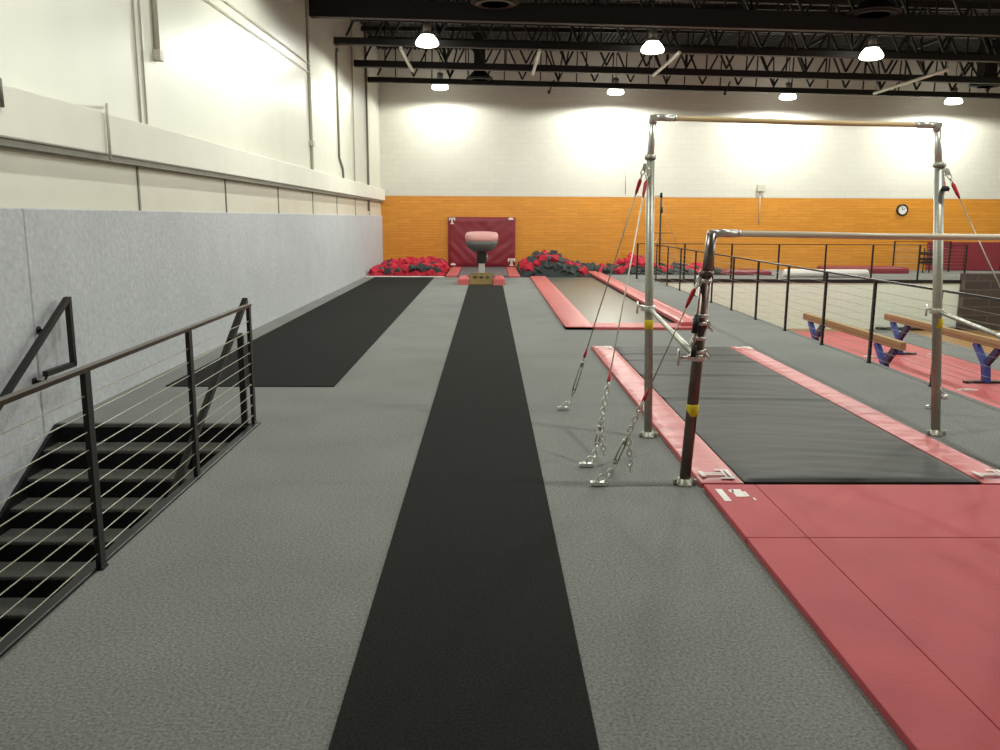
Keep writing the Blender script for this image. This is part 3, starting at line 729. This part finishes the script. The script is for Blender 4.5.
# round ceiling diffusers
for (x, y, z, r, l) in ((.12, 18.6, 6.15, .5, 'round dark ceiling diffuser at the top of the view above the runway'), (8.15, 19.0, 6.1, .55, 'round dark ceiling diffuser above the third near lamp'),
                     (-.3, 28.0, 6.1, .42, 'round dark ceiling diffuser by the far wall above the vaulting table'), (15.75, 28.0, 6.0, .5, 'round dark ceiling diffuser by the far wall above the farthest right lamp')):
    t = thing('ceiling_diffuser', (x, y, z), l, 'ceiling vent')
    a = MB(); a.lathe([(r, 0), (r, .03), (r*.75, .1), (r*.5, .22), (r*.42, .25)], (x, y, z), 28); a.build('cone', 'truss', t)
    for k in (.8, .55, .3):
        a = MB(); a.lathe([(r*k, -.03), (r*k+.02, -.03), (r*k-.06, .05), (r*k-.08, .05)], (x, y, z), 28); a.build('ring', 'steelbk', t)
    a = MB(); a.box(x-r*.42, x+r*.42, y-r*.42, y+r*.42, z+.22, ZC); a.build('duct', 'truss', t)
for (x, l) in ((1.95, 'left of the three black hooks hanging off the last truss'), (7.55, 'middle one of the three black hooks hanging off the last truss'), (12.9, 'right of the three black hooks hanging off the last truss')):
    a = MB(); a.tube([(x+.1, 28.15, 6.1), (x+.02, 28.1, 5.9), (x-.05, 28.1, 5.72)], .025, 8); a.tube([(x-.05, 28.1, 5.78), (x-.06, 28.1, 5.68)], .045, 8)
    tag(a.build('hanging_hook', 'steelbk', origin=(x, 28.1, 6.1)), l, 'hook')

# high bay lamps
def make_lamp():
    t = thing('high_bay_lamp', (0, 0, 0), '', 'lamp')
    a = MB(); a.lathe([(.16, .19), (.17, .2), (.15, .24), (.1, .26)], (0,0,0), 28); a.build('shade', 'shade', t)
    a = MB(); a.lathe([(.15, .195), (.22, .12), (.27, .04), (.28, -.01), (.26, -.04), (.2, -.06), (.08, -.07)], (0,0,0), 28); a.build('lens', 'lens', t)
    a = MB(); a.lathe([(.1, .22), (.1, .45), (.05, .48)], (0,0,0), 16); a.build('ballast', 'shade', t)
    a = MB(); a.tube([(0,0,.46), (0,0,1.55)], .012, 6); a.build('cord', 'steelbk', t)
    return t
lamp0 = make_lamp(); first = True
rows = [(29.55, 6.05, 'far', [-1.63, 4.22, 10.0, 15.6], [350, 350, 290, 270]),
        (21.5, 5.9, 'nearer', [-1.49, 3.93, 9.24, 15.0], [255, 300, 290, 280]),
        (13.5, 5.9, 'middle', [-1.5, 4.0, 9.4, 15.1], [118, 140, 140, 140]),
        (5.5, 5.9, 'front', [-1.5, 4.0, 9.4, 15.1], [60, 50, 60, 60])]
POS = ['leftmost', 'second from left', 'third from left', 'rightmost']
ld = {}
for (y, z, rn, xs, pw) in rows:
    for x, p, pn in zip(xs, pw, POS):
        o = lamp0 if first else copytree(lamp0); first = False
        o.location = (x, y, z-.02*(x+1.6))
        tag(o, f'round glowing high bay lamp, {pn} in the {rn} row below the roof', 'lamp', 'high bay lamps')
        li = bpy.data.lights.new('lamp_light', 'SPOT'); li.spot_size = math.radians(176); li.spot_blend = .2; li.shadow_soft_size = .09; li.energy = p; li.color = (.99, 1, .905)
        lo = bpy.data.objects.new('lamp_light', li); C.objects.link(lo); lo.location = (0, 0, -.19); lo.parent = o

# dim ambient of the hall
w = bpy.data.worlds.new('World'); bpy.context.scene.world = w; w.use_nodes = True
w.node_tree.nodes['Background'].inputs['Color'].default_value = (.5, .5, .46, 1)
w.node_tree.nodes['Background'].inputs['Strength'].default_value = .05

# ------------------------------------------------------------------ camera
F_PX = 850.0
p = math.atan(157/F_PX); ya = math.atan(12/F_PX*math.cos(p)); ro = math.radians(.3)
Fv = V((math.sin(ya)*math.cos(p), math.cos(ya)*math.cos(p), -math.sin(p)))
R = V((math.cos(ya), -math.sin(ya), 0)); U_ = R.cross(Fv)
R2 = R*math.cos(ro)+U_*math.sin(ro); U2 = -R*math.sin(ro)+U_*math.cos(ro)
cd = bpy.data.cameras.new('camera'); cd.sensor_width = 36; cd.lens = F_PX/1000*36; cd.clip_start = .05
cam = bpy.data.objects.new('camera', cd); C.objects.link(cam)
B = -Fv
cam.matrix_world = Matrix(((R2.x, U2.x, B.x, 0), (R2.y, U2.y, B.y, 0), (R2.z, U2.z, B.z, 1.8), (0,0,0,1)))
sc = bpy.context.scene; sc.camera = cam
sc.view_settings.view_transform = 'Standard'; sc.view_settings.look = 'None'
sc.view_settings.exposure = -0.27; sc.view_settings.gamma = 1; sc.view_settings.use_curve_mapping = False
